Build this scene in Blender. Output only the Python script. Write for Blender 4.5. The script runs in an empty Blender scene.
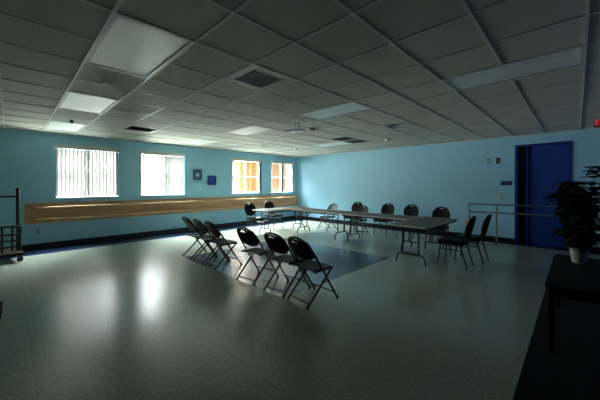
import bpy, bmesh, math, random
from mathutils import Vector, Matrix
random.seed(7)
PI = math.pi
sc = bpy.context.scene
COL = sc.collection

# ------------------------------------------------------------------ materials
def new_mat(name):
    m = bpy.data.materials.new(name); m.use_nodes = True
    nt = m.node_tree
    return m, nt, nt.nodes['Principled BSDF']

def mat(name, color, rough=0.5, metal=0.0, var=0.0, scale=20.0, bump=0.0, spec=0.5, stretch=None):
    m, nt, b = new_mat(name)
    b.inputs['Base Color'].default_value = (*color, 1)
    b.inputs['Roughness'].default_value = rough
    b.inputs['Metallic'].default_value = metal
    b.inputs['Specular IOR Level'].default_value = spec
    tc = nt.nodes.new('ShaderNodeTexCoord')
    mp = nt.nodes.new('ShaderNodeMapping')
    nt.links.new(tc.outputs['Object'], mp.inputs['Vector'])
    if stretch: mp.inputs['Scale'].default_value = stretch
    nz = nt.nodes.new('ShaderNodeTexNoise')
    nz.inputs['Scale'].default_value = scale
    nz.inputs['Detail'].default_value = 5
    nt.links.new(mp.outputs['Vector'], nz.inputs['Vector'])
    if var > 0:
        rp = nt.nodes.new('ShaderNodeValToRGB')
        rp.color_ramp.elements[0].position = 0.3
        rp.color_ramp.elements[1].position = 0.7
        rp.color_ramp.elements[0].color = tuple(c * (1 - var) for c in color) + (1,)
        rp.color_ramp.elements[1].color = tuple(min(1, c * (1 + var)) for c in color) + (1,)
        nt.links.new(nz.outputs['Fac'], rp.inputs['Fac'])
        nt.links.new(rp.outputs['Color'], b.inputs['Base Color'])
    if bump > 0:
        bp = nt.nodes.new('ShaderNodeBump')
        bp.inputs['Strength'].default_value = bump
        bp.inputs['Distance'].default_value = 0.004
        nt.links.new(nz.outputs['Fac'], bp.inputs['Height'])
        nt.links.new(bp.outputs['Normal'], b.inputs['Normal'])
    return m

def mth(nt, op, a, b=None, c=None):
    n = nt.nodes.new('ShaderNodeMath'); n.operation = op
    for i, v in enumerate((a, b, c)):
        if v is None: continue
        if isinstance(v, (int, float)): n.inputs[i].default_value = v
        else: nt.links.new(v, n.inputs[i])
    return n.outputs[0]

def mixc(nt, fac, a, b):
    n = nt.nodes.new('ShaderNodeMix'); n.data_type = 'RGBA'
    if isinstance(fac, (int, float)): n.inputs[0].default_value = fac
    else: nt.links.new(fac, n.inputs[0])
    for i, v in ((6, a), (7, b)):
        if isinstance(v, tuple): n.inputs[i].default_value = (*v, 1)
        else: nt.links.new(v, n.inputs[i])
    return n.outputs[2]

WALL_BLUE = (0.34, 0.63, 0.78)
M = {}
M['wall'] = mat('painted_wall', WALL_BLUE, 0.42, var=0.02, scale=3, bump=0.05, spec=0.35)
M['dark_wall'] = mat('bounce_cutting_wall', (0.03, 0.07, 0.16), 0.45, spec=0.3)  # dark tone invented for the unseen walls to cut bounced light
M['tile'] = None
M['grid'] = mat('ceiling_tee_paint', (0.56, 0.57, 0.52), 0.4, spec=0.6)
M['baseboard'] = mat('black_rubber_base', (0.008, 0.009, 0.012), 0.35)
M['white_paint'] = mat('white_vinyl', (0.8, 0.8, 0.78), 0.35)
M['sill'] = mat('sill_grey', (0.25, 0.30, 0.32), 0.4)
M['headrail'] = mat('cream_headrail', (0.62, 0.60, 0.54), 0.4)
M['oak'] = mat('oak_board', (0.44, 0.245, 0.115), 0.5, var=0.15, scale=3.5, stretch=(6, 0.7, 9))
M['oak_rail'] = mat('pale_wood_rail', (0.60, 0.40, 0.23), 0.6, var=0.08, scale=4, stretch=(6, 0.7, 9))
M['bracket'] = mat('steel_bracket', (0.35, 0.33, 0.3), 0.35, metal=0.8)
M['black_frame'] = mat('black_enamel_tube', (0.006, 0.007, 0.007), 0.45, spec=0.25)
M['black_plastic'] = mat('black_moulded_plastic', (0.007, 0.008, 0.008), 0.55, bump=0.15, scale=160, spec=0.25)
M['seat_plastic'] = mat('grey_green_seat_plastic', (0.040, 0.062, 0.050), 0.65, bump=0.2, scale=160, spec=0.15)
M['green_plastic'] = mat('dull_green_back_plastic', (0.04, 0.06, 0.05), 0.45, bump=0.15, scale=160)
M['vinyl'] = mat('dark_vinyl', (0.006, 0.009, 0.008), 0.6, bump=0.1, scale=60, spec=0.15)
M['vinyl_red'] = mat('dark_maroon_vinyl', (0.022, 0.011, 0.010), 0.5, bump=0.1, scale=60)
M['rubber'] = mat('black_rubber', (0.006, 0.006, 0.006), 0.7)
M['table_top'] = mat('walnut_laminate', (0.085, 0.064, 0.044), 0.5, var=0.16, scale=5, stretch=(8, 1.0, 1), spec=0.2)
M['table_edge'] = mat('pale_table_edge', (0.68, 0.60, 0.48), 0.4)
M['table_steel'] = mat('dark_table_steel', (0.009, 0.010, 0.010), 0.5, spec=0.25)
M['blue_door'] = mat('blue_door_paint', (0.008, 0.042, 0.27), 0.5, var=0.03, scale=4)
M['blue_frame'] = mat('blue_frame_paint', (0.007, 0.032, 0.20), 0.4)
M['dark_glass'] = mat('dark_sidelight_glass', (0.003, 0.005, 0.012), 0.2)
M['steel'] = mat('grey_steel_tube', (0.20, 0.26, 0.255), 0.4, metal=0.5)
M['white_plate'] = mat('white_plastic_plate', (0.55, 0.58, 0.54), 0.4)
M['blue_plate'] = mat('painted_over_plate', (0.24, 0.40, 0.47), 0.5)
M['grey_plate'] = mat('grey_device', (0.22, 0.25, 0.24), 0.5)
M['dark_device'] = mat('dark_device', (0.012, 0.014, 0.018), 0.5)
M['navy_sign'] = mat('navy_sign', (0.008, 0.016, 0.06), 0.4)
M['lens'] = mat('frosted_acrylic_lens', (0.78, 0.80, 0.74), 0.45, metal=0.35, var=0.05, scale=4, bump=0.08)
M['troffer'] = mat('troffer_white_steel', (0.55, 0.57, 0.54), 0.4)
M['vent'] = mat('grey_vent_steel', (0.30, 0.33, 0.30), 0.45)
M['vent_dark'] = mat('dark_duct', (0.006, 0.009, 0.008), 0.8)
M['grille'] = mat('dark_return_grille', (0.05, 0.07, 0.06), 0.55)
M['white_device'] = mat('white_device', (0.75, 0.78, 0.74), 0.35)
M['mat'] = mat('black_ribbed_matting', (0.010, 0.011, 0.012), 0.9, var=0.3, scale=80, bump=0.4, spec=0.1)
M['pot'] = mat('white_ceramic_pot', (0.30, 0.29, 0.26), 0.45, var=0.05, scale=12)
M['soil'] = mat('potting_soil', (0.02, 0.014, 0.009), 0.95, var=0.4, scale=60, bump=0.6)
M['leaf'] = mat('glossy_green_leaf', (0.014, 0.034, 0.012), 0.5, var=0.35, scale=6, spec=0.25)
M['stem'] = mat('brown_stem', (0.05, 0.04, 0.02), 0.7)
M['dark_wood'] = mat('near_black_wood', (0.007, 0.006, 0.006), 0.8, var=0.2, scale=6, stretch=(8, 1, 1), spec=0.08)
M['rack'] = mat('dark_cart_steel', (0.010, 0.011, 0.011), 0.45, metal=0.2)
M['rack_wood'] = mat('brown_cart_deck', (0.012, 0.009, 0.007), 0.9, var=0.2, scale=6, spec=0.05)
M['outdoor_wall'] = None
M['ground'] = mat('darkened_ground', (0.16, 0.16, 0.14), 0.8, var=0.05, scale=2)
M['roof'] = mat('grey_roof', (0.2, 0.2, 0.2), 0.8)

# ceiling tile: fissured mineral fibre
m, nt, b = new_mat('mineral_fibre_tile')
tc = nt.nodes.new('ShaderNodeTexCoord')
nz = nt.nodes.new('ShaderNodeTexNoise'); nz.inputs['Scale'].default_value = 55; nz.inputs['Detail'].default_value = 6
nt.links.new(tc.outputs['Object'], nz.inputs['Vector'])
rp = nt.nodes.new('ShaderNodeValToRGB')
rp.color_ramp.elements[0].position = 0.32; rp.color_ramp.elements[1].position = 0.5
rp.color_ramp.elements[0].color = (0.41, 0.405, 0.345, 1); rp.color_ramp.elements[1].color = (0.48, 0.475, 0.405, 1)
nt.links.new(nz.outputs['Fac'], rp.inputs['Fac'])
nt.links.new(rp.outputs['Color'], b.inputs['Base Color'])
b.inputs['Roughness'].default_value = 0.75
b.inputs['Specular IOR Level'].default_value = 0.3
bp = nt.nodes.new('ShaderNodeBump'); bp.inputs['Strength'].default_value = 0.25; bp.inputs['Distance'].default_value = 0.003
nt.links.new(nz.outputs['Fac'], bp.inputs['Height']); nt.links.new(bp.outputs['Normal'], b.inputs['Normal'])
M['tile'] = m

# floor: speckled vinyl tile with navy tile borders and a navy rectangle
m, nt, b = new_mat('speckled_vinyl_tile')
geo = nt.nodes.new('ShaderNodeNewGeometry')
sx = nt.nodes.new('ShaderNodeSeparateXYZ'); nt.links.new(geo.outputs['Position'], sx.inputs[0])
X, Y = sx.outputs[0], sx.outputs[1]
def gt(a, v): return mth(nt, 'GREATER_THAN', a, v)
def lt(a, v): return mth(nt, 'LESS_THAN', a, v)
rect = mth(nt, 'MULTIPLY', mth(nt, 'MULTIPLY', gt(X, -5.76), lt(X, -2.71)), mth(nt, 'MULTIPLY', gt(Y, 2.48), lt(Y, 5.36)))
navy = mth(nt, 'MAXIMUM', mth(nt, 'MAXIMUM', lt(X, -8.17), gt(Y, 8.70)), rect)
sp = nt.nodes.new('ShaderNodeTexNoise'); sp.inputs['Scale'].default_value = 42; sp.inputs['Detail'].default_value = 4; sp.inputs['Roughness'].default_value = 0.75
nt.links.new(geo.outputs['Position'], sp.inputs['Vector'])
spr = nt.nodes.new('ShaderNodeValToRGB'); spr.color_ramp.elements[0].position = 0.40; spr.color_ramp.elements[1].position = 0.60
nt.links.new(sp.outputs['Fac'], spr.inputs['Fac'])
pale = mixc(nt, spr.outputs['Color'], (0.21, 0.235, 0.19), (0.32, 0.35, 0.285))
nav = mixc(nt, spr.outputs['Color'], (0.006, 0.010, 0.032), (0.013, 0.021, 0.065))
# tile seams at 0.305 m
def seam(s, off):
    f = mth(nt, 'FRACT', mth(nt, 'DIVIDE', mth(nt, 'ADD', s, off), 0.305))
    return mth(nt, 'MAXIMUM', lt(f, 0.008), gt(f, 0.992))
sm = mth(nt, 'MAXIMUM', seam(X, 30.66), seam(Y, 30.07))
col = mixc(nt, navy, pale, nav)
col = mixc(nt, mth(nt, 'MULTIPLY', sm, 0.25), col, (0.05, 0.05, 0.045))
nt.links.new(col, b.inputs['Base Color'])
mp = nt.nodes.new('ShaderNodeMapping'); mp.inputs['Scale'].default_value = (1.2, 6.0, 1)
mp.inputs['Rotation'].default_value = (0, 0, math.radians(42))
nt.links.new(geo.outputs['Position'], mp.inputs['Vector'])
stz = nt.nodes.new('ShaderNodeTexNoise'); stz.inputs['Scale'].default_value = 1.6; stz.inputs['Detail'].default_value = 3
nt.links.new(mp.outputs['Vector'], stz.inputs['Vector'])
mr = nt.nodes.new('ShaderNodeMapRange'); mr.inputs['From Min'].default_value = 0.3; mr.inputs['From Max'].default_value = 0.7
mr.inputs['To Min'].default_value = 0.17; mr.inputs['To Max'].default_value = 0.28
nt.links.new(stz.outputs['Fac'], mr.inputs['Value']); b.inputs['Roughness'].default_value = 0.225
b.inputs['Specular IOR Level'].default_value = 0.75
M['floor'] = m

# window glass: clear, slightly reflective
m = bpy.data.materials.new('clear_window_glass'); m.use_nodes = True; nt = m.node_tree; nt.nodes.clear()
o = nt.nodes.new('ShaderNodeOutputMaterial'); tr = nt.nodes.new('ShaderNodeBsdfTransparent'); gl = nt.nodes.new('ShaderNodeBsdfGlossy')
gl.inputs['Roughness'].default_value = 0.02; tr.inputs['Color'].default_value = (0.94, 0.97, 0.96, 1)
mx = nt.nodes.new('ShaderNodeMixShader'); mx.inputs[0].default_value = 0.06
nt.links.new(tr.outputs[0], mx.inputs[1]); nt.links.new(gl.outputs[0], mx.inputs[2]); nt.links.new(mx.outputs[0], o.inputs[0])
M['glass'] = m

# blind slat: translucent white fabric
m = bpy.data.materials.new('white_blind_fabric'); m.use_nodes = True; nt = m.node_tree; nt.nodes.clear()
o = nt.nodes.new('ShaderNodeOutputMaterial'); df = nt.nodes.new('ShaderNodeBsdfDiffuse'); tl = nt.nodes.new('ShaderNodeBsdfTranslucent')
tc = nt.nodes.new('ShaderNodeTexCoord'); wv = nt.nodes.new('ShaderNodeTexNoise'); wv.inputs['Scale'].default_value = 90
nt.links.new(tc.outputs['Object'], wv.inputs['Vector'])
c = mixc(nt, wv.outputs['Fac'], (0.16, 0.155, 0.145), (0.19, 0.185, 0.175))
nt.links.new(c, df.inputs['Color']); nt.links.new(c, tl.inputs['Color'])
mx = nt.nodes.new('ShaderNodeMixShader'); mx.inputs[0].default_value = 0.04
nt.links.new(df.outputs[0], mx.inputs[1]); nt.links.new(tl.outputs[0], mx.inputs[2]); nt.links.new(mx.outputs[0], o.inputs[0])
M['slat'] = m

# outside wall: orange brick
m, nt, b = new_mat('orange_brick')
tc = nt.nodes.new('ShaderNodeTexCoord'); spx = nt.nodes.new('ShaderNodeSeparateXYZ'); mp = nt.nodes.new('ShaderNodeCombineXYZ')
nt.links.new(tc.outputs['Object'], spx.inputs[0])
nt.links.new(mth(nt, 'ADD', spx.outputs[0], spx.outputs[1]), mp.inputs[0]); nt.links.new(spx.outputs[2], mp.inputs[1])
bk = nt.nodes.new('ShaderNodeTexBrick'); bk.inputs['Scale'].default_value = 2.2
bk.inputs['Color1'].default_value = (0.125, 0.038, 0.005, 1); bk.inputs['Color2'].default_value = (0.115, 0.044, 0.007, 1); bk.inputs['Mortar'].default_value = (0.11, 0.048, 0.012, 1)
nt.links.new(mp.outputs['Vector'], bk.inputs['Vector']); nt.links.new(bk.outputs['Color'], b.inputs['Base Color'])
b.inputs['Roughness'].default_value = 0.9; b.inputs['Specular IOR Level'].default_value = 0.05
M['outdoor_wall'] = m

def emit(name, color, s):
    m = bpy.data.materials.new(name); m.use_nodes = True; nt = m.node_tree; nt.nodes.clear()
    o = nt.nodes.new('ShaderNodeOutputMaterial'); e = nt.nodes.new('ShaderNodeEmission')
    e.inputs['Color'].default_value = (*color, 1); e.inputs['Strength'].default_value = s
    nt.links.new(e.outputs[0], o.inputs[0]); return m
M['exit_red'] = emit('red_exit_lettering', (1.0, 0.06, 0.04), 0.5)

# ------------------------------------------------------------------ mesh helpers
def box(bm, lo, hi, rot=None, pivot=None, bevel=0.0):
    c = [(a + b_) / 2 for a, b_ in zip(lo, hi)]; d = [b_ - a for a, b_ in zip(lo, hi)]
    r = bmesh.ops.create_cube(bm, size=1, matrix=Matrix.Translation(c) @ Matrix.Diagonal((*d, 1)))
    vs = r['verts']
    if bevel > 0:
        es = list({e for v in vs for e in v.link_edges})
        rb = bmesh.ops.bevel(bm, geom=es, offset=bevel, segments=2, affect='EDGES', profile=0.6)
        vs = list({v for v in rb['verts']} | {v for v in vs if v.is_valid})
    if rot is not None:
        bmesh.ops.transform(bm, matrix=Matrix.Translation(pivot or c) @ rot @ Matrix.Translation(-Vector(pivot or c)), verts=[v for v in vs if v.is_valid])
    return vs

def tube(bm, pts, r, seg=8, caps=True, closed=False):
    pts = [Vector(p) for p in pts]; n = len(pts)
    rr = r if isinstance(r, (list, tuple)) else [r] * n
    rings = []; up = None
    for i, p in enumerate(pts):
        if closed: t = (pts[(i + 1) % n] - pts[i - 1]).normalized()
        else: t = (pts[min(i + 1, n - 1)] - pts[max(i - 1, 0)]).normalized()
        if up is None:
            a = Vector((0, 0, 1)) if abs(t.z) < 0.9 else Vector((1, 0, 0))
            up = t.cross(a).normalized()
        up = (up - t * up.dot(t)).normalized(); w = t.cross(up)
        rings.append([bm.verts.new(p + (up * math.cos(2 * PI * k / seg) + w * math.sin(2 * PI * k / seg)) * rr[i]) for k in range(seg)])
    m_ = n if closed else n - 1
    for i in range(m_):
        a, b_ = rings[i], rings[(i + 1) % n]
        for k in range(seg):
            bm.faces.new((a[k], a[(k + 1) % seg], b_[(k + 1) % seg], b_[k]))
    if caps and not closed:
        bm.faces.new(list(reversed(rings[0]))); bm.faces.new(rings[-1])

def smooth_path(pts, sub=6, closed=False):
    P = [Vector(p) for p in pts]; n = len(P); out = []
    for i in range(n if closed else n - 1):
        p0 = P[i - 1] if (i > 0 or closed) else P[0]; p1 = P[i]; p2 = P[(i + 1) % n]
        p3 = P[(i + 2) % n] if (closed or i + 2 < n) else P[n - 1]
        for k in range(sub):
            t = k / sub
            out.append(0.5 * ((2 * p1) + (-p0 + p2) * t + (2 * p0 - 5 * p1 + 4 * p2 - p3) * t * t + (-p0 + 3 * p1 - 3 * p2 + p3) * t ** 3))
    if not closed: out.append(P[-1])
    return out

def lathe(bm, prof, seg=24, c=(0, 0)):
    rings = []
    for r, z in prof:
        rings.append([bm.verts.new((c[0] + r * math.cos(2 * PI * k / seg), c[1] + r * math.sin(2 * PI * k / seg), z)) for k in range(seg)])
    for a, b_ in zip(rings, rings[1:]):
        for k in range(seg): bm.faces.new((a[k], a[(k + 1) % seg], b_[(k + 1) % seg], b_[k]))
    bm.faces.new(list(reversed(rings[0]))); bm.faces.new(rings[-1])

def obj(name, bm, m, parent=None, loc=None, smooth=False):
    bmesh.ops.recalc_face_normals(bm, faces=bm.faces[:])
    me = bpy.data.meshes.new(name); bm.to_mesh(me); bm.free()
    if smooth:
        for p in me.polygons: p.use_smooth = True
        try: me.set_sharp_from_angle(angle=math.radians(40))
        except Exception: pass
    o = bpy.data.objects.new(name, me); COL.objects.link(o)
    if m is not None: me.materials.append(M[m] if isinstance(m, str) else m)
    if parent is not None: o.parent = parent
    if loc is not None: o.location = loc
    return o

def tag(o, label=None, cat=None, group=None, kind=None):
    if label: o['label'] = label
    if cat: o['category'] = cat
    if group: o['group'] = group
    if kind: o['kind'] = kind
    return o

def thing(name, label, cat, loc=(0, 0, 0), rz=0.0, group=None):
    o = bpy.data.objects.new(name, None); COL.objects.link(o)
    o.empty_display_size = 0.1
    o.location = loc; o.rotation_euler = (0, 0, rz)
    return tag(o, label, cat, group)

def dup(root, loc, rz, label):
    r = root.copy(); COL.objects.link(r); r.location = loc; r.rotation_euler = (0, 0, rz); r['label'] = label
    for ch in list(root.children):
        c = ch.copy(); COL.objects.link(c); c.parent = r
        for g in list(ch.children):
            d = g.copy(); COL.objects.link(d); d.parent = c
    return r

def struct(name, bm, m, parent=None, **k):
    o = obj(name, bm, m, parent, **k); o['kind'] = 'structure'; return o
NB = bmesh.new

# ------------------------------------------------------------------ the room
XL, XR, YF, YB, H = -9.0, 0.62, -2.6, 9.0, 2.73
TOP = 3.0
bm = NB(); box(bm, (XL - .2, YF - .2, -0.12), (XR + .2, YB + .2, 0)); struct('floor', bm, 'floor')

WIN = [(0.77, 2.08), (2.61, 3.90), (5.63, 6.98), (7.47, 8.82)]
WZ0, WZ1 = 1.16, 2.43
bm = NB()
box(bm, (XL - .2, YF - .2, 0), (XL, YB + .2, WZ0)); box(bm, (XL - .2, YF - .2, WZ1), (XL, YB + .2, TOP))
ys = [YF - .2] + [v for w in WIN for v in w] + [YB + .2]
for i in range(0, len(ys), 2): box(bm, (XL - .2, ys[i], WZ0), (XL, ys[i + 1], WZ1))
struct('wall_left', bm, 'wall')
DX0, DX1, DZ = -1.13, -0.09, 2.49          # opening in the back wall for frame, sidelight and door
bm = NB()
box(bm, (XL, YB, 0), (DX0, YB + .2, TOP)); box(bm, (DX1, YB, 0), (XR + .2, YB + .2, TOP)); box(bm, (DX0, YB, DZ), (DX1, YB + .2, TOP))
struct('wall_back', bm, 'wall')
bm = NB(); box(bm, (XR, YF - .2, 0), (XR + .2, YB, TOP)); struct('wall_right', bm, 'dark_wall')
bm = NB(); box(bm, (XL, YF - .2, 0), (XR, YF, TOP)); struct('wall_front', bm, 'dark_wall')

# baseboards
bm = NB(); box(bm, (XL, YF, 0), (XL + .012, YB, .11), bevel=.003); struct('baseboard_left', bm, 'baseboard')
bm = NB(); box(bm, (XL + .012, YB - .012, 0), (DX0, YB, .11), bevel=.003); box(bm, (DX1, YB - .012, 0), (XR, YB, .11), bevel=.003); struct('baseboard_back', bm, 'baseboard')
bm = NB(); box(bm, (XR - .012, YF, 0), (XR, YB - .012, .14), bevel=.003); struct('baseboard_right', bm, 'baseboard')
bm = NB(); box(bm, (XL + .012, YF, 0), (XR - .012, YF + .012, .14), bevel=.003); struct('baseboard_front', bm, 'baseboard')

# ceiling with cells cut out for the fixtures and vents
G = 0.61
xl = sorted([XL, XR] + [-0.559 - G * k for k in range(-1, 14) if XL < -0.559 - G * k < XR])
yl = sorted([YF, YB] + [0.525 + G * k for k in range(-6, 15) if YF < 0.525 + G * k < YB])
lights = [(-3.609, .525), (-6.049, .525), (-8.489, .525), (-8.489, 3.575), (-6.049, 3.575), (-3.609, 3.575), (-1.169, 3.575), (-6.049, 6.625)]
vents4 = [(-2.999, 1.745), (-2.999, 5.405)]
grilles = [(-7.269, 1.745), (-4.829, 6.015), (-4.829, 6.625)]
cut = set()
def key(x, y): return (round(x * 50 + .2), round(y * 50 + .2))
for x, y in lights: cut |= {key(x, y), key(x + G, y)}
for x, y in vents4 + grilles: cut.add(key(x, y))
bm = NB()
for i in range(len(xl) - 1):
    for j in range(len(yl) - 1):
        if key(xl[i], yl[j]) in cut: continue
        box(bm, (xl[i], yl[j], H), (xl[i + 1], yl[j + 1], H + .018))
ceil = struct('ceiling', bm, 'tile')
bm = NB()
lset = {}
for x in xl[1:-1]:
    segs = []; 
    for j in range(len(yl) - 1):
        inside = any(abs(x - (lx + G)) < .02 and abs(yl[j] - ly) < .02 for lx, ly in lights)
        if not inside: box(bm, (x - .012, yl[j], H - .007), (x + .012, yl[j + 1], H))
for y in yl[1:-1]:
    for i in range(len(xl) - 1): box(bm, (xl[i], y - .012, H - .0065), (xl[i + 1], y + .012, H))
box(bm, (XL, YF, H - .02), (XL + .02, YB, H)); box(bm, (XL, YB - .02, H - .02), (XR, YB, H))
struct('ceiling_grid', bm, 'grid', ceil)
bm = NB(); box(bm, (XL - .2, YF - .2, TOP), (XR + .2, YB + .2, TOP + .15)); struct('trim_1', bm, 'roof')

LL = ['big square-looking ceiling light panel nearest the camera at top left',
      'bright ceiling light panel second from the camera in the left row',
      'ceiling light panel farthest left, close to the window wall above the first blind',
      'ceiling light panel close to the window wall above the second window',
      'small bright white ceiling light panel between the air diffuser and the two far windows',
      'long pale ceiling light panel near the middle of the ceiling, beside the hanging mount',
      'dark bluish unlit ceiling light panel at upper right, in front of the blue door',
      'faint ceiling light panel over the table row, beside the dark return grilles']
first = None
for (x, y), lb in zip(lights, LL):
    loc = (x + G, y + G / 2, H)
    if first is None:
        t = first = thing('ceiling_light', lb, 'ceiling light', loc, 0, 'recessed ceiling light panels')
        bm = NB(); a, c = G - .014, G / 2 - .014; w = .022
        box(bm, (-a, -c, -.006), (a, -c + w, .06)); box(bm, (-a, c - w, -.006), (a, c, .06))
        box(bm, (-a, -c + w, -.006), (-a + w, c - w, .06)); box(bm, (a - w, -c + w, -.006), (a, c - w, .06)); box(bm, (-a, -c, .06), (a, c, .075))
        obj('frame', bm, 'troffer', t)
        bm = NB(); box(bm, (-a + w + .001, -c + w + .001, .002), (a - w - .001, c - w - .001, .008)); obj('lens', bm, 'lens', t)
    else: dup(first, loc, 0, lb)

first = None
for (x, y), lb in zip(vents4, ['square four-way ceiling air diffuser with dark slots, upper middle of the ceiling', 'small dark four-way ceiling air diffuser over the table row']):
    loc = (x + G / 2, y + G / 2, H)
    if first is None:
        t = first = thing('air_diffuser', lb, 'air vent', loc, 0, 'four-way ceiling diffusers')
        a = G / 2 - .014
        bm = NB()
        w = .085
        box(bm, (-a, -a, -.006), (a, -a + w, .012)); box(bm, (-a, a - w, -.006), (a, a, .012))
        box(bm, (-a, -a + w, -.006), (-a + w, a - w, .012)); box(bm, (a - w, -a + w, -.006), (a, a - w, .012)); obj('frame', bm, 'vent', t)
        bm = NB(); i_ = a - w + .002
        for k, (ro, ri, z0, z1) in enumerate([(i_, i_ - .05, .0, .09), (i_ - .075, i_ - .125, .02, .10), (i_ - .145, i_ - .2, .04, .11)]):
            vo = [bm.verts.new((sx_ * ro, sy_ * ro, z0)) for sx_, sy_ in ((-1, -1), (1, -1), (1, 1), (-1, 1))]
            vi = [bm.verts.new((sx_ * max(ri, .004), sy_ * max(ri, .004), z1)) for sx_, sy_ in ((-1, -1), (1, -1), (1, 1), (-1, 1))]
            for q in range(4): bm.faces.new((vo[q], vo[(q + 1) % 4], vi[(q + 1) % 4], vi[q]))
        obj('louver', bm, 'white_device', t)
        bm = NB(); box(bm, (-a, -a, .17), (a, a, .18))
        for s in (-1, 1):
            box(bm, (min(s * a, s * (a - .01)), -a, .012), (max(s * a, s * (a - .01)), a, .17)); box(bm, (-a + .011, min(s * a, s * (a - .01)), .012), (a - .011, max(s * a, s * (a - .01)), .17))
        obj('duct_box', bm, 'vent_dark', t)
    else: dup(first, loc, 0, lb)
first = None
for (x, y), lb in zip(grilles, ['small dark ceiling grille near the window wall, above the gap between the first two windows',
                                'dark return air grille over the tables, the nearer one of two side by side',
                                'dark return air grille over the tables, the farther one of two side by side']):
    loc = (x + G / 2, y + G / 2, H)
    if first is None:
        t = first = thing('return_grille', lb, 'air vent', loc, 0, 'dark ceiling return grilles')
        a = G / 2 - .014; w = .03
        bm = NB()
        box(bm, (-a, -a, -.006), (a, -a + w, .012)); box(bm, (-a, a - w, -.006), (a, a, .012))
        box(bm, (-a, -a + w, -.006), (-a + w, a - w, .012)); box(bm, (a - w, -a + w, -.006), (a, a - w, .012)); obj('frame', bm, 'vent', t)
        bm = NB(); n = 14
        for k in range(n):
            yy = -a + w + (k + .5) * (2 * (a - w)) / n
            box(bm, (-a + w, yy - .012, .004), (a - w, yy + .012, .007), rot=Matrix.Rotation(math.radians(35), 4, 'X'))
        obj('louver', bm, 'grille', t)
        bm = NB(); box(bm, (-a, -a, .10), (a, a, .11))
        for s in (-1, 1):
            box(bm, (min(s * a, s * (a - .01)), -a, .012), (max(s * a, s * (a - .01)), a, .10)); box(bm, (-a + .011, min(s * a, s * (a - .01)), .012), (a - .011, max(s * a, s * (a - .01)), .10))
        obj('duct_box', bm, 'vent_dark', t)
    else: dup(first, loc, 0, lb)

# small ceiling devices
def disc_device(name, label, cat, x, y, r, h, m, lens=None):
    t = thing(name, label, cat, (x, y, H))
    bm = NB(); lathe(bm, [(r * .55, -h), (r * .9, -h * .75), (r, -h * .2), (r, .004)], 20); obj('housing', bm, m, t, smooth=True)
    if lens:
        bm = NB(); lathe(bm, [(r * .1, -h - .012), (r * .3, -h - .008), (r * .38, -h + .001)], 14); obj('sensor_dome', bm, lens, t, smooth=True)
    return t
disc_device('smoke_detector', 'small round smoke detector on the ceiling in front of the two far windows', 'smoke detector', -7.1, 5.62, .075, .045, 'white_device', 'dark_device')
disc_device('smoke_detector', 'small round detector on the ceiling close to the far left corner', 'smoke detector', -6.95, 6.9, .07, .04, 'white_device', 'dark_device')
disc_device('smoke_detector', 'small pale round detector on the ceiling right of the dark return grilles', 'smoke detector', -3.72, 7.2, .07, .05, 'white_device')
disc_device('sprinkler_head', 'small dark sprinkler head hanging beside the farthest left light panel', 'sprinkler', -6.98, .83, .03, .06, 'dark_device')
t = thing('motion_sensor', 'small white ceiling sensor with a dark side, right of the hanging mount', 'sensor', (-4.18, 4.62, H), .9)
bm = NB(); box(bm, (-.05, -.04, -.06), (.05, .04, 0), bevel=.012); obj('housing', bm, 'white_device', t)
bm = NB(); box(bm, (.05, -.03, -.05), (.085, .03, -.006), bevel=.008); obj('sensor_window', bm, 'dark_device', t)
t = thing('occupancy_sensor', 'pair of small white round heads on the ceiling tile beside the biggest light panel', 'sensor', (-4.035, .825, H), 0)
bm = NB(); box(bm, (-.03, -.055, -.012), (.03, .055, .004), bevel=.002); obj('base_plate', bm, 'grid', t)
for s in (-.032, .032):
    bm = NB(); lathe(bm, [(.008, -.05), (.02, -.045), (.027, -.03), (.027, -.012)], 14, (0, s)); obj('sensor_head', bm, 'white_device', t, smooth=True)
t = thing('projector_mount', 'empty white hanging mount on a short double pole under the ceiling', 'ceiling mount', (-3.86, 3.86, H), math.radians(20))
bm = NB(); box(bm, (-.10, -.10, -.012), (.10, .10, 0), bevel=.003); obj('ceiling_plate', bm, 'white_device', t)
for s in (-.035, .035):
    bm = NB(); tube(bm, [(s, 0, -.012), (s, 0, -.2)], .014, 10); obj('pole', bm, 'white_device', t, smooth=True)
bm = NB(); box(bm, (-.15, -.12, -.225), (.15, .12, -.2), bevel=.008); obj('mount_tray', bm, 'white_device', t)
# exit sign
t = thing('exit_sign', 'red lit exit sign under the ceiling at the right edge, near the blue door', 'exit sign', (.38, 7.9, H), 0)
bm = NB(); box(bm, (-.14, -.02, -.14), (.14, .02, -.0075), bevel=.004); obj('housing', bm, 'dark_device', t)
cu = bpy.data.curves.new('exit_text', 'FONT'); cu.body = 'EXIT'; cu.size = .125; cu.align_x = 'CENTER'; cu.align_y = 'CENTER'; cu.extrude = .002; cu.space_character = 1.05
to = bpy.data.objects.new('exit_text', cu); COL.objects.link(to); dg = bpy.context.evaluated_depsgraph_get()
me = bpy.data.meshes.new_from_object(to.evaluated_get(dg)); bpy.data.objects.remove(to)
lt_ = bpy.data.objects.new('lettering', me); COL.objects.link(lt_); me.materials.clear(); me.materials.append(M['exit_red'])
lt_.parent = t; lt_.location = (0, -.0225, -.062); lt_.rotation_euler = (PI / 2, 0, 0)

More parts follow.
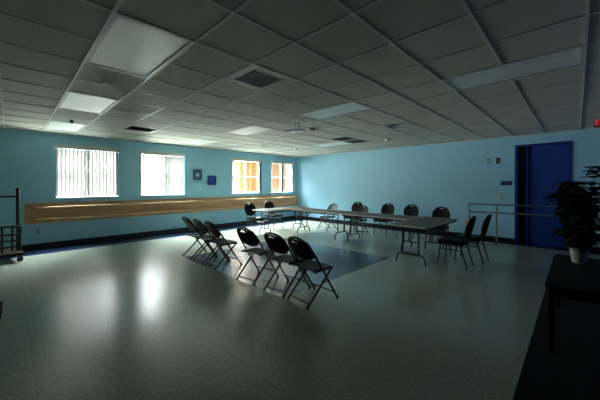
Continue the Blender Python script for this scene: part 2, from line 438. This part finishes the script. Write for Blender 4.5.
# ------------------------------------------------------------------ windows and blinds
WL = ['first, left of the wooden rail end', '', '', '']
BL = ['white vertical blind with half open slats on the leftmost window',
      'white vertical blind on the second window, left of the two small blue pictures',
      'white vertical blind on the third window, showing orange brick outside, right of the blue pictures',
      'white vertical blind on the last window by the far corner, showing orange brick outside']
def bar(bm, y0, y1, z0, z1, x0=-9.16, x1=-9.10): box(bm, (x0, y0, z0), (x1, y1, z1))
for i, (y0, y1) in enumerate(WIN):
    ym = (y0 + y1) / 2; zm = 1.80
    w = bpy.data.objects.new('window_%d' % (i + 1), None); COL.objects.link(w); w.location = (0, 0, 0); w['kind'] = 'structure'
    bm = NB()
    bar(bm, y0, y0 + .05, WZ0, WZ1); bar(bm, y1 - .05, y1, WZ0, WZ1); bar(bm, y0 + .05, y1 - .05, WZ0, WZ0 + .05); bar(bm, y0 + .05, y1 - .05, WZ1 - .05, WZ1)
    bar(bm, ym - .035, ym + .035, WZ0 + .05, WZ1 - .05)
    for a, b_ in ((y0 + .05, ym - .035), (ym + .035, y1 - .05)): bar(bm, a, b_, zm - .022, zm + .022)
    struct('window_frame', bm, 'white_paint', w)
    bm = NB(); box(bm, (-9.136, y0 + .045, WZ0 + .045), (-9.132, y1 - .045, WZ1 - .045)); struct('window_pane', bm, 'glass', w)
    bm = NB(); box(bm, (-9.1, y0 + .001, WZ0), (-8.97, y1 - .001, WZ0 + .012), bevel=.003); struct('window_sill', bm, 'sill', w)
    t = thing('vertical_blind', BL[i], 'window blind', (-8.999, ym, WZ1), 0, 'white vertical blinds on the windows')
    hw = (y1 - y0) / 2
    bm = NB(); box(bm, (0, -hw - .03, -.055), (.05, hw + .03, .035), bevel=.004); obj('headrail', bm, 'headrail', t)
    zt = WZ1 - .055 - WZ1; zb = WZ0 + .03 - WZ1
    if i == 0:                                          # drawn across the window, slats half turned
        slats = [(-hw + .035 + (2 * hw - .07) * k / 16, 65) for k in range(17)]
    elif i == 1:                                        # left half turned further open than the right half
        slats = [(-hw + .035 + (2 * hw - .07) * k / 16, -27 if k < 10 else -47) for k in range(17)]
    elif i == 2:                                        # partly gathered at the left, the rest hanging apart
        slats = [(-hw + .03 + .022 * k, 15) for k in range(6)] + [(-hw + .24 + .19 * k, 40) for k in range(5)] + [(hw - .03 - .022 * k, 15) for k in range(4)]
    else:                                               # gathered at the middle and both sides, the rest hanging apart
        slats = [(-hw + .03 + .022 * k, 15) for k in range(4)] + [(-hw + .18 + .085 * k, 43) for k in range(4)] + [(-.07 + .020 * k, 15) for k in range(8)] + [(.17 + .085 * k, 43) for k in range(4)] + [(hw - .03 - .022 * k, 15) for k in range(5)]
    for yy, ang in slats:
        ANG = math.radians(ang)
        bm = NB(); ww = .0445; rows = []
        for z in (zt, zb):
            rows.append([bm.verts.new((-.045 + u_ * ww * -math.cos(ANG) + .004 * (1 - u_ * u_) * math.sin(ANG), yy + u_ * ww * math.sin(ANG) + .004 * (1 - u_ * u_) * math.cos(ANG), z)) for u_ in (-1, -.5, 0, .5, 1)])
        for q in range(4): bm.faces.new((rows[0][q], rows[0][q + 1], rows[1][q + 1], rows[1][q]))
        obj('slat', bm, 'slat', t, smooth=True)

# outside: a brick building on darkened ground beyond the far windows
t = thing('brick_building', 'orange brick building seen outside through the far windows, with an added unseen roof shading it', 'building', (-15.0, 13.9, -.4))
bm = NB(); box(bm, (-3, -3.9, 0), (0, 6, 5.0)); obj('wall', bm, 'outdoor_wall', t)
bm = NB(); box(bm, (-3.2, -4.1, 5.0), (4.4, 6.2, 5.25)); obj('sky_blocker', bm, 'roof', t)  # roof added out of view to keep skylight off the brick wall
for yy in (-2.4, .1, 2.3):
    f_ = NB(); box(f_, (0, yy - .12, 0), (.12, yy + .12, 5.0)); obj('pilaster', f_, 'white_paint', t)
bm = NB(); box(bm, (-19, 5.0, -.5), (-9.25, 22, -.4)); g = tag(obj('ground', bm, 'ground'), kind='structure')  # ground darkened and widened so less light from below reaches the brick

# ------------------------------------------------------------------ door
d = bpy.data.objects.new('door_1', None); COL.objects.link(d); d.location = (0, YB, 0); d['kind'] = 'structure'
bm = NB()
box(bm, (DX0, -.02, 0), (DX0 + .055, .15, DZ)); box(bm, (DX1 - .04, -.02, 0), (DX1, .15, DZ)); box(bm, (DX0 + .055, -.02, DZ - .045), (DX1 - .04, .15, DZ)); box(bm, (DX0 + .225, -.015, 0), (DX0 + .255, .15, DZ - .045))
struct('door_frame', bm, 'blue_frame', d)
bm = NB(); box(bm, (DX0 + .055, .06, 0.0), (DX0 + .225, .075, DZ - .045)); struct('sidelight', bm, 'dark_glass', d)
bm = NB(); box(bm, (DX0 + .257, .03, .006), (DX1 - .042, .075, DZ - .048)); leaf = struct('door_leaf', bm, 'blue_door', d)
bm = NB(); lathe(bm, [(.026, 0), (.026, .008), (.01, .012), (.01, .04), (.026, .05), (.03, .065), (.02, .08)], 16)
k_ = struct('door_handle', bm, 'dark_device', leaf, smooth=True); k_.location = (DX0 + .33, .03, .98); k_.rotation_euler = (PI / 2, 0, 0)
bm = NB(); box(bm, (DX0, .15, 0), (DX1, .2, DZ)); struct('door_backing', bm, 'vent_dark', d)

# ------------------------------------------------------------------ wall things
# wooden double barre along the window wall
t = thing('ballet_barre', 'long wooden board with two round rails along the blue window wall', 'ballet barre', (XL, 0, 0))
bm = NB(); box(bm, (0, .22, .58), (.022, 8.985, 1.05), bevel=.004); obj('backboard', bm, 'oak', t)
for z in (.95, .67):
    bm = NB(); tube(bm, [(.115, .42, z), (.115, 4.8, z), (.115, 8.94, z)], .021, 12); obj('rail', bm, 'oak_rail', t, smooth=True)
for k in range(8):
    yy = .55 + k * 1.19
    for z in (.95, .67):
        bm = NB(); box(bm, (.022, yy - .025, z - .05), (.030, yy + .025, z + .03)); tube(bm, smooth_path([(.03, yy, z - .03), (.08, yy, z - .042), (.115, yy, z - .02)], 4), .009, 8)
        obj('bracket', bm, 'bracket', t)
# pictures
def picture(y, z, s, label, kind):
    t = thing('picture', label, 'picture', (XL, y, z), 0, 'small square blue pictures')
    h = s / 2; w = .012
    bm = NB(); box(bm, (0, -h, -h), (.022, h, -h + w)); box(bm, (0, -h, h - w), (.022, h, h)); box(bm, (0, -h, -h + w), (.022, -h + w, h - w)); box(bm, (0, h - w, -h + w), (.022, h, h - w))
    obj('picture_frame', bm, 'navy_sign' if kind else 'dark_device', t)
    m, nt, b = new_mat('picture_print')
    tc = nt.nodes.new('ShaderNodeTexCoord'); mp = nt.nodes.new('ShaderNodeMapping'); nt.links.new(tc.outputs['Object'], mp.inputs[0])
    mp.inputs['Scale'].default_value = (0.01, 12, 12)
    gr = nt.nodes.new('ShaderNodeTexGradient'); gr.gradient_type = 'SPHERICAL'; nt.links.new(mp.outputs[0], gr.inputs[0])
    nz = nt.nodes.new('ShaderNodeTexNoise'); nz.inputs['Scale'].default_value = 14; nt.links.new(tc.outputs['Object'], nz.inputs[0])
    f = mth(nt, 'MULTIPLY', gr.outputs['Fac'], mth(nt, 'ADD', nz.outputs['Fac'], .4 if not kind else 0.1))
    nt.links.new(mixc(nt, f, (0.02, 0.085, 0.21) if not kind else (0.012, 0.055, 0.28), (0.95, 0.85, 0.7) if not kind else (0.05, 0.16, 0.55)), b.inputs['Base Color'])
    M['p%d' % kind] = m
    bm = NB(); box(bm, (.002, -h + w, -h + w), (.012, h - w, h - w)); obj('print', bm, 'p%d' % kind, t)
picture(4.33, 1.805, .31, 'small square picture with a pale spot on dark blue, left one of the pair', 0)
picture(4.85, 1.635, .31, 'small square plain deep blue picture, lower right one of the pair', 1)

def plate(name, label, cat, loc, rz, w, h, m, dm, part):
    t = thing(name, label, cat, loc, rz)          # local +y points out of the wall
    bm = NB(); box(bm, (-w / 2, -.008, -h / 2), (w / 2, .003, h / 2), bevel=.002); obj('cover_plate', bm, m, t)
    if part == 'socket':
        for s in (-1, 1):
            bm = NB(); box(bm, (-.016, -.011, s * .02 - .013), (.016, -.008, s * .02 + .013), bevel=.001); obj('socket', bm, dm, t)
    else:
        bm = NB(); box(bm, (-w * .18, -.016, -h * .2), (w * .18, -.008, h * .2), bevel=.002); obj(part, bm, dm, t)
plate('wall_outlet', 'small electric outlet low on the window wall under the wooden board', 'outlet', (XL, .44, .40), PI / 2, .075, .12, 'blue_plate', 'grey_plate', 'socket')
plate('wall_outlet', 'pale outlet plate on the back wall behind the two side-on chairs', 'outlet', (-2.25, YB, .45), 0, .09, .13, 'white_plate', 'grey_plate', 'socket')
plate('light_switch', 'pale light switch plate beside the blue door, under the navy sign', 'light switch', (-1.44, YB, 1.17), 0, .08, .12, 'white_plate', 'grey_plate', 'toggle')
plate('thermostat', 'dark small wall box high beside the blue door', 'thermostat', (-1.49, YB, 2.12), 0, .08, .15, 'dark_device', 'grey_plate', 'dial')
plate('wall_sensor', 'pale small wall box left of the dark one, high near the blue door', 'sensor', (-1.70, YB, 2.13), 0, .07, .13, 'grey_plate', 'white_plate', 'lens_cover')
t = thing('door_sign', 'navy room sign plate on the wall left of the blue door', 'sign', (-1.31, YB, 1.525), 0)
bm = NB(); box(bm, (-.115, -.01, -.055), (.115, 0, .055), bevel=.002); obj('sign_plate', bm, 'navy_sign', t)
bm = NB()
for zz, ww in ((.018, .16), (-.014, .11)):
    x = -ww / 2
    while x < ww / 2:
        l_ = random.uniform(.008, .014); box(bm, (x, -.0115, zz - .007), (x + l_ * .7, -.01, zz + .007)); x += l_ + .003
obj('lettering', bm, 'grey_plate', t)

# ------------------------------------------------------------------ chairs
def oval_panel(bm, wid, hgt, zc, yfun, slot=(0.14, .026), slot_z=.085, th=.014, p=2.5, rings=6, N=48, taper=0.0):
    fr, bk = [], []
    for r in range(rings + 1):
        t_ = r / rings; A, B = [], []
        for k in range(N):
            a = 2 * PI * k / N; c, s = math.cos(a), math.sin(a)
            ex = 2 / p
            ox = wid / 2 * math.copysign(abs(c) ** ex, c); oz = hgt / 2 * math.copysign(abs(s) ** ex, s)
            ox *= 1 + taper * oz / (hgt / 2)
            ixx = slot[0] / 2 * math.copysign(abs(c) ** .7, c); izz = slot_z + slot[1] / 2 * math.copysign(abs(s) ** .7, s) - .012 * (2 * ixx / slot[0]) ** 2
            x = ixx + (ox - ixx) * t_; z = izz + (oz - izz) * t_
            e = th / 2 * (1 if t_ < .85 else .55)
            y0 = yfun(x, zc + z)
            A.append(bm.verts.new((x, y0 + e, zc + z))); B.append(bm.verts.new((x, y0 - e, zc + z)))
        fr.append(A); bk.append(B)
    for r in range(rings):
        for k in range(N):
            q = (k + 1) % N
            bm.faces.new((fr[r][k], fr[r][q], fr[r + 1][q], fr[r + 1][k])); bm.faces.new((bk[r][q], bk[r][k], bk[r + 1][k], bk[r + 1][q]))
    for k in range(N):
        q = (k + 1) % N
        bm.faces.new((fr[0][q], fr[0][k], bk[0][k], bk[0][q])); bm.faces.new((fr[-1][k], fr[-1][q], bk[-1][q], bk[-1][k]))

def folding_chair(label, loc, rz, back_mat='black_plastic', group='folding chairs in the front row'):
    t = thing('folding_chair', label, 'folding chair', loc, rz, group)
    R = .0142
    def by(z): return .24 - (z / .83) * .555        # the long tube leans from front foot to back top
    # back frame: one bent tube, front foot - arch - front foot
    pts = []
    for s in (-1, 1):
        side = [(s * .215, by(.01), .012), (s * .215, by(.3), .3), (s * .212, by(.5), .5), (s * .205, by(.66), .66)]
        pts.append(side)
    arch = [(-.175, by(.765), .765), (-.10, by(.815), .815), (0, by(.83), .83), (.10, by(.815), .815), (.175, by(.765), .765)]
    bm = NB(); tube(bm, smooth_path(pts[0] + arch + list(reversed(pts[1])), 5), R, 8); obj('back_frame', bm, 'black_frame', t, smooth=True)
    for s in (-1, 1):
        bm = NB(); tube(bm, [(s * .188, -.27, .012), (s * .188, -.05, .22), (s * .188, .155, .415)], R, 8); obj('leg', bm, 'black_frame', t, smooth=True)
        for px, py in ((.215, by(.01)), (.188, -.27)):
            bm = NB(); lathe(bm, [(.017, 0), (.018, .004), (.017, .03), (.013, .035)], 10, (s * px, py)); obj('foot_cap', bm, 'rubber', t, smooth=True)
    bm = NB(); tube(bm, [(-.188, -.235, .045), (.188, -.235, .045)], .009, 8); obj('stretcher', bm, 'black_frame', t, smooth=True)
    bm = NB(); tube(bm, [(-.215, by(.10), .10), (.215, by(.10), .10)], .009, 8); obj('stretcher', bm, 'black_frame', t, smooth=True)
    # seat: dished moulded pan with rounded front
    bm = NB(); n = 12; top, bot = [], []
    for j in range(n + 1):
        v = j / n; A, B = [], []
        for i in range(n + 1):
            u = i / n * 2 - 1
            hw = .192 - .018 * (1 - v) ** 2
            corner = max(0, v - .8) / .2
            y = -.19 + .40 * v - .035 * corner * abs(u) ** 3
            x = u * (hw - .02 * corner ** 2)
            z = .435 - .014 * (1 - u * u) * (1 - abs(2 * v - 1) ** 3) - .02 * corner ** 2 + .012 * (1 - v) ** 2
            A.append(bm.verts.new((x, y, z))); B.append(bm.verts.new((x, y, z - .018)))
        top.append(A); bot.append(B)
    for j in range(n):
        for i in range(n):
            bm.faces.new((top[j][i], top[j][i + 1], top[j + 1][i + 1], top[j + 1][i])); bm.faces.new((bot[j][i + 1], bot[j][i], bot[j + 1][i], bot[j + 1][i + 1]))
    for i in range(n):
        bm.faces.new((top[0][i + 1], top[0][i], bot[0][i], bot[0][i + 1])); bm.faces.new((top[n][i], top[n][i + 1], bot[n][i + 1], bot[n][i]))
        bm.faces.new((top[i][0], top[i + 1][0], bot[i + 1][0], bot[i][0])); bm.faces.new((top[i + 1][n], top[i][n], bot[i][n], bot[i + 1][n]))
    obj('seat', bm, 'seat_plastic', t, smooth=True)
    for s in (-1, 1):
        bm = NB(); box(bm, (min(s * .192, s * .207), -.18, .405), (max(s * .192, s * .207), .16, .43), bevel=.003); obj('seat_bracket', bm, 'black_frame', t)
    bm = NB(); oval_panel(bm, .415, .285, .675, lambda x, z: by(z) - .035 * (1 - (x / .21) ** 2) - .004, slot=(.12, .024), slot_z=.105)
    obj('backrest', bm, back_mat, t, smooth=True)
    return t

FC = [(-5.63, -.04, 'black folding chair at the far left end of the front row'),
      (-5.15, -.04, 'black folding chair second from the left in the front row'),
      (-4.67, -.04, 'black folding chair third from the left, just left of the gap in the front row'),
      (-3.64, .14, 'black folding chair just right of the gap, with space on both sides'),
      (-2.95, .05, 'black folding chair second from the right in the front row'),
      (-2.46, -.07, 'black folding chair nearest the camera at the right end of the front row')]
f0 = None
for x, rz, lb in FC:
    loc = (x, 2.76, 0)
    if f0 is None: f0 = folding_chair(lb, loc, rz)
    else: dup(f0, loc, rz, lb)
# greenish folding chairs behind the table row
g0 = folding_chair('green-backed folding chair behind the left half of the table row', (-5.92, 7.35, 0), PI - .15, 'green_plastic', 'green folding chairs behind the tables')
dup(g0, (-4.72, 7.36, 0), PI + .1, 'green-backed folding chair just right of a black stacking chair behind the table row')

def stack_chair(label, loc, rz, seat_mat='vinyl'):
    t = thing('stacking_chair', label, 'chair', loc, rz, 'round-backed stacking chairs around the tables')
    # seat cushion
    bm = NB(); bmesh.ops.create_cube(bm, size=1, matrix=Matrix.Translation((0, .01, .44)) @ Matrix.Diagonal((.43, .43, .075, 1)))
    bmesh.ops.bevel(bm, geom=bm.edges[:], offset=.026, segments=4, affect='EDGES', profile=.6)
    obj('seat', bm, seat_mat, t, smooth=True)
    bm = NB(); box(bm, (-.19, -.18, .395), (.19, .19, .416), bevel=.004); obj('seat_frame', bm, 'black_frame', t)
    by = lambda z: -.19 - (z - .45) * .24
    bm = NB(); oval_panel(bm, .42, .42, .715, lambda x, z: by(z) - .03 * (1 - (x / .21) ** 2), slot=(.10, .028), slot_z=.165, th=.04, p=2.2)
    obj('backrest', bm, 'vinyl', t, smooth=True)
    for s in (-1, 1):
        bm = NB(); tube(bm, smooth_path([(s * .12, by(.56) - .035, .60), (s * .17, by(.50) + .01, .50), (s * .195, -.165, .41)], 5), .013, 8); obj('back_support', bm, 'black_frame', t, smooth=True)
        bm = NB(); tube(bm, [(s * .19, .17, .41), (s * .205, .225, .008)], [.014, .010], 8); obj('leg', bm, 'black_frame', t, smooth=True)
        bm = NB(); tube(bm, [(s * .19, -.155, .41), (s * .205, -.265, .008)], [.014, .010], 8); obj('leg', bm, 'black_frame', t, smooth=True)
        for yy in (.225, -.265):
            bm = NB(); lathe(bm, [(.014, 0), (.014, .02), (.011, .024)], 10, (s * .205, yy)); obj('foot_cap', bm, 'rubber', t, smooth=True)
        bm = NB(); tube(bm, [(s * .194, .183, .31), (s * .196, -.185, .31)], .008, 8); obj('stretcher', bm, 'black_frame', t, smooth=True)
    return t
SC = [(-7.10, 5.28, -PI / 2, 'black round-backed chair by the window wall, at the near end of the left table'),
      (-7.42, 6.32, -PI / 2, 'black round-backed chair by the window wall, at the far part of the left table'),
      (-5.17, 7.72, PI, 'black round-backed chair behind the table row, with a green chair overlapping its right side'),
      (-4.10, 7.74, PI, 'black round-backed chair behind the table row, first one right of the green chairs'),
      (-3.35, 7.66, PI, 'black round-backed chair behind the point where the table row meets the right table'),
      (-2.45, 7.34, PI, 'black round-backed chair behind the far end of the right table'),
      (-1.63, 5.76, PI / 2, 'black stacking chair seen side-on at the right table, the nearer of the two'),
      (-1.50, 6.34, PI / 2, 'black stacking chair seen side-on at the right table, the farther of the two')]
s0 = None
for x, y, rz, lb in SC:
    if s0 is None: s0 = stack_chair(lb, (x, y, 0), rz)
    else: dup(s0, (x, y, 0), rz, lb)

# ------------------------------------------------------------------ folding tables
def folding_table(label, loc, rz):
    t = thing('folding_table', label, 'table', loc, rz, 'folding tables set in a U shape')   # long axis along local x
    L, W, Z = 1.826, .738, .74
    bm = NB(); box(bm, (-L / 2 + .006, -W / 2 + .006, Z - .02), (L / 2 - .006, W / 2 - .006, Z)); obj('tabletop', bm, 'table_top', t)
    bm = NB()
    for s in (-1, 1):
        box(bm, (-L / 2, s * W / 2 - (.006 if s > 0 else 0), Z - .026), (L / 2, s * W / 2 + (0 if s > 0 else .006), Z + .0005))
        box(bm, (s * L / 2 - (.006 if s > 0 else 0), -W / 2 + .006, Z - .026), (s * L / 2 + (0 if s > 0 else .006), W / 2 - .006, Z + .0005))
    obj('edge_band', bm, 'table_edge', t)
    bm = NB()
    for s in (-1, 1): box(bm, (-L / 2 + .06, s * .33 - .012, Z - .06), (L / 2 - .06, s * .33 + .012, Z - .02))
    obj('apron', bm, 'table_steel', t)
    for s in (-1, 1):
        x = s * (L / 2 - .2)
        bm = NB()
        for q in (-1, 1): tube(bm, [(x, q * .15, Z - .03), (x, q * .15, .19)], .015, 8)
        tube(bm, smooth_path([(x, -.275, .012), (x, -.26, .12), (x, -.21, .185), (x, -.12, .19), (x, .12, .19), (x, .21, .185), (x, .26, .12), (x, .275, .012)], 4), .015, 8)
        tube(bm, [(x, -.30, Z - .045), (x, .30, Z - .045)], .013, 8)
        lg = obj('leg', bm, 'table_steel', t, smooth=True)
        bm = NB(); tube(bm, [(x, .0, .42), (x - s * .38, 0, Z - .03)], .009, 8); tube(bm, [(x, -.17, .42), (x, .17, .42)], .010, 8); obj('brace', bm, 'table_steel', lg, smooth=True)
    return t
t0 = folding_table('brown folding table standing end-on along the window wall side, left arm of the U', (-6.61, 5.99, 0), PI / 2)
dup(t0, (-5.325, 6.335, 0), 0, 'brown folding table at the back of the U, left half of the row')
dup(t0, (-3.495, 6.335, 0), 0, 'brown folding table at the back of the U, right half of the row')
dup(t0, (-2.21, 5.915, 0), PI / 2, 'dark brown folding table forming the right arm of the U, beside the side-on chairs')

# ------------------------------------------------------------------ free-standing metal barre before the door
A = Vector((-1.97, 8.2, 0)); B = Vector((.02, 8.40, 0))
dd = (B - A); ln = dd.length; rz = math.atan2(dd.y, dd.x)
t = thing('portable_barre', 'free-standing grey metal double barre in front of the blue door', 'ballet barre', A, rz)
for z in (1.0, .80):
    bm = NB(); tube(bm, [(-.02, 0, z), (ln + .02, 0, z)], .017, 10); obj('rail', bm, 'steel', t, smooth=True)
for x in (0, .58, ln):
    bm = NB(); tube(bm, [(x, 0, .03), (x, 0, 1.015)], .016, 10); obj('post', bm, 'steel', t, smooth=True)
for x in (0, ln):
    bm = NB(); tube(bm, smooth_path([(x, -.25, .015), (x, -.15, .03), (x, .15, .03), (x, .25, .015)], 4), .015, 8); obj('foot', bm, 'steel', t, smooth=True)
bm = NB(); box(bm, (.56, -.02, 0), (.60, .02, .03)); obj('foot', bm, 'steel', t)

# ------------------------------------------------------------------ storage cart at left edge
t = thing('storage_cart', 'dark metal storage cart with a tall end post on casters at the left edge', 'cart', (-8.02, -.08, 0), math.radians(6))
for xx, yy in ((-.33, .17), (.33, .17), (-.33, -1.1), (.33, -1.1)):
    bm = NB(); tube(bm, [(xx - .02, yy, .045), (xx + .02, yy, .045)], .045, 14); w_ = obj('caster', bm, 'rubber', t, smooth=True)
    bm = NB(); box(bm, (xx - .03, yy - .015, .05), (xx - .024, yy + .015, .12)); box(bm, (xx + .024, yy - .015, .05), (xx + .03, yy + .015, .12)); box(bm, (xx - .03, yy - .03, .115), (xx + .03, yy + .03, .125)); obj('caster_fork', bm, 'rack', w_)
bm = NB(); box(bm, (-.37, -1.16, .125), (.37, .22, .17), bevel=.004); obj('deck', bm, 'rack_wood', t)
for s in (-1, 1):
    bm = NB(); tube(bm, [(s * .02, .18 if s > 0 else -1.05, .17), (s * .02, .18 if s > 0 else -1.05, 1.36)], .028, 10); obj('post', bm, 'rack', t, smooth=True)
bm = NB(); tube(bm, [(.02, .18, 1.25), (-.02, -1.05, 1.25)], .02, 10); obj('top_rail', bm, 'rack', t, smooth=True)
bm = NB(); lathe(bm, [(.03, 1.36), (.036, 1.38), (.03, 1.41), (.012, 1.42)], 12, (.02, .18)); obj('finial', bm, 'rack', t, smooth=True)
for z in (.66, .50, .38):
    bm = NB(); tube(bm, [(.10, .21, z), (.06, -1.08, z)], .019, 8); obj('side_rail', bm, 'rack', t, smooth=True)
for yy in (.205, .09, -.05, -.2, -.5, -.8):
    bm = NB(); tube(bm, [(.1, yy, .17), (.1, yy, .66)], .016, 8); obj('upright', bm, 'rack', t, smooth=True)
bm = NB(); tube(bm, [(.02, .18, .60), (.10, .2, .60)], .012, 8); tube(bm, [(.02, .18, .42), (.10, .2, .42)], .012, 8); obj('connector', bm, 'rack', t, smooth=True)
t = thing('floor_box', 'low black box just inside the left edge of the floor', 'box', (-4.72, -.185, 0), math.radians(0))
bm = NB(); box(bm, (-.16, -.11, 0), (.16, .11, .085), bevel=.01); obj('body', bm, 'mat', t)
bm = NB(); box(bm, (-.165, -.115, .085), (.165, .115, .105), bevel=.006); obj('lid', bm, 'mat', t)

bm = NB(); box(bm, (-.31, YF + .1, 0), (XR - .03, 8.15, .008), bevel=.003)
tag(obj('floor_runner', bm, 'mat'), 'long black floor runner along the right side, under the dark side table', 'floor mat')
# ------------------------------------------------------------------ plant on a dark table, right
t = thing('side_table', 'near-black side table under the potted plant at the right edge', 'table', (.13, 4.02, .008))
hx, hy, hz = .33, .72, .60
bm = NB(); box(bm, (-hx, -hy, hz - .03), (hx, hy, hz), bevel=.005); obj('tabletop', bm, 'dark_wood', t)
bm = NB(); box(bm, (-hx + .03, -hy + .03, hz - .1), (hx - .03, hy - .03, hz - .03)); obj('apron', bm, 'dark_wood', t)
for sx_ in (-1, 1):
    for sy_ in (-1, 1):
        bm = NB(); x_, y_ = sx_ * (hx - .045), sy_ * (hy - .045); box(bm, (x_ - .02, y_ - .02, 0), (x_ + .02, y_ + .02, hz - .03), bevel=.003); obj('leg', bm, 'dark_wood', t)
t = thing('potted_plant', 'leafy dark green plant in a white pot on the dark table at right', 'plant', (.02, 4.45, hz + .008))
bm = NB(); lathe(bm, [(.052, 0), (.058, .004), (.078, .15), (.084, .155), (.084, .175), (.074, .175), (.070, .15)], 28); obj('pot', bm, 'pot', t, smooth=True)
bm = NB(); lathe(bm, [(.02, .14), (.070, .148), (.05, .152), (.01, .156)], 20); obj('soil', bm, 'soil', t)
bm = NB(); lf = NB(); rnd = random.Random(11)
def leaf_mesh(bm, base, d, ln, wd):
    d = d.normalized(); side = d.cross(Vector((0, 0, 1)))
    if side.length < .05: side = Vector((1, 0, 0))
    side.normalize(); nrm = side.cross(d)
    ws = [0.02, .62, 1.0, .78, .03]; rows = []
    for k, w_ in enumerate(ws):
        s = k / 4; p = base + d * (ln * s) - Vector((0, 0, 1)) * (ln * .35 * s * s)
        rows.append([bm.verts.new(p - side * wd / 2 * w_ + nrm * .006), bm.verts.new(p - nrm * .004), bm.verts.new(p + side * wd / 2 * w_ + nrm * .006)])
    for a, b_ in zip(rows, rows[1:]):
        for q in (0, 1): bm.faces.new((a[q], a[q + 1], b_[q + 1], b_[q]))
for k in range(19):
    ang = 2 * PI * k / 19 + rnd.uniform(-.2, .2); reach = rnd.uniform(.08, .30); hh = rnd.uniform(.16, .98)
    if k in (0, 5, 9): hh = 1.05 - .04 * (k % 4); reach = .12
    p0 = Vector((rnd.uniform(-.02, .02), rnd.uniform(-.02, .02), .13))
    p2 = Vector((math.cos(ang) * reach * (1.3 if math.cos(ang) > 0 else .95), math.sin(ang) * reach, hh * (1 if math.cos(ang) > 0 else .88))); p1 = Vector((p2.x * .35, p2.y * .35, .15 + hh * .5))
    path = smooth_path([p0, p1, p2], 8); tube(bm, path, [.007 - .005 * i_ / len(path) for i_ in range(len(path))], 6)
    for p in path[3:]:
        for q in range(4):
            a2 = rnd.uniform(0, 2 * PI); dv = Vector((math.cos(a2), math.sin(a2), rnd.uniform(-.3, .7)))
            leaf_mesh(lf, p, dv, rnd.uniform(.09, .14), rnd.uniform(.075, .11))
    for q in range(5):
        a2 = 2 * PI * q / 5; leaf_mesh(lf, p2, Vector((math.cos(a2), math.sin(a2), .5)), .14, .09)
lim = .62 - .07 - .025
for v in lf.verts:
    if v.co.x > lim: v.co.x = lim - (v.co.x - lim) * .3
obj('stem', bm, 'stem', t, smooth=True); obj('foliage', lf, 'leaf', t, smooth=True)

# ------------------------------------------------------------------ light: hazy bright sky and bright ground, entering through the windows
w = bpy.data.worlds.new('sky'); sc.world = w; w.use_nodes = True
nt = w.node_tree; bg = nt.nodes['Background']
tc = nt.nodes.new('ShaderNodeTexCoord'); sp = nt.nodes.new('ShaderNodeSeparateXYZ'); nt.links.new(tc.outputs['Generated'], sp.inputs[0])
rp = nt.nodes.new('ShaderNodeValToRGB'); rp.color_ramp.interpolation = 'EASE'
nt.links.new(mth(nt, 'MULTIPLY_ADD', sp.outputs[2], .5, .5), rp.inputs['Fac'])
e = rp.color_ramp.elements; e[0].position = 0.25; e[0].color = (0.50, 0.54, 0.49, 1); e[1].position = 1.0; e[1].color = (4.3, 4.8, 5.0, 1)
for p_, v_ in ((.46, .60), (.53, .36), (.68, .36), (.82, 2.6)):
    x = e.new(p_); x.color = (v_ * .96, v_, v_ * 1.02, 1)
az = nt.nodes.new('ShaderNodeMapRange'); az.interpolation_type = 'SMOOTHSTEP'      # the hazy sun stands on the window side
for k_, v_ in (('From Min', -.5), ('From Max', .35), ('To Min', 1.0), ('To Max', .05)): az.inputs[k_].default_value = v_
nt.links.new(sp.outputs[0], az.inputs['Value'])
ay = nt.nodes.new('ShaderNodeMapRange'); ay.interpolation_type = 'SMOOTHSTEP'
for k_, v_ in (('From Min', -.9), ('From Max', .1), ('To Min', .32), ('To Max', 1.0)): ay.inputs[k_].default_value = v_
nt.links.new(sp.outputs[1], ay.inputs['Value'])
nt.links.new(rp.outputs['Color'], bg.inputs['Color']); nt.links.new(mth(nt, 'MULTIPLY', mth(nt, 'MULTIPLY', az.outputs['Result'], ay.outputs['Result']), 122.0), bg.inputs['Strength'])
for y0, y1 in WIN:
    ld = bpy.data.lights.new('window_portal', 'AREA'); ld.shape = 'RECTANGLE'; ld.size = y1 - y0; ld.size_y = WZ1 - WZ0
    ld.cycles.is_portal = True
    lo = bpy.data.objects.new('window_portal', ld); COL.objects.link(lo)
    lo.location = (XL - .21, (y0 + y1) / 2, (WZ0 + WZ1) / 2); lo.rotation_euler = (0, -PI / 2, 0)   # local -z points into the room (+x)

# ------------------------------------------------------------------ camera
cd = bpy.data.cameras.new('camera'); cam = bpy.data.objects.new('camera', cd); COL.objects.link(cam)
cd.sensor_width = 36; cd.lens = 283 / 600 * 36; cd.shift_y = -13.6 / 600; cd.clip_start = .05
cam.location = (0, 0, 1.48); cam.rotation_euler = (math.radians(89.7), 0, math.radians(44.36))
sc.camera = cam
vs = sc.view_settings; vs.view_transform = 'Standard'; vs.look = 'None'; vs.gamma = 1; vs.use_curve_mapping = False
vs.exposure = 0.68
cy = sc.cycles; cy.max_bounces = 10; cy.diffuse_bounces = 6; cy.transparent_max_bounces = 16; cy.use_denoising = True
cy.sample_clamp_indirect = 8
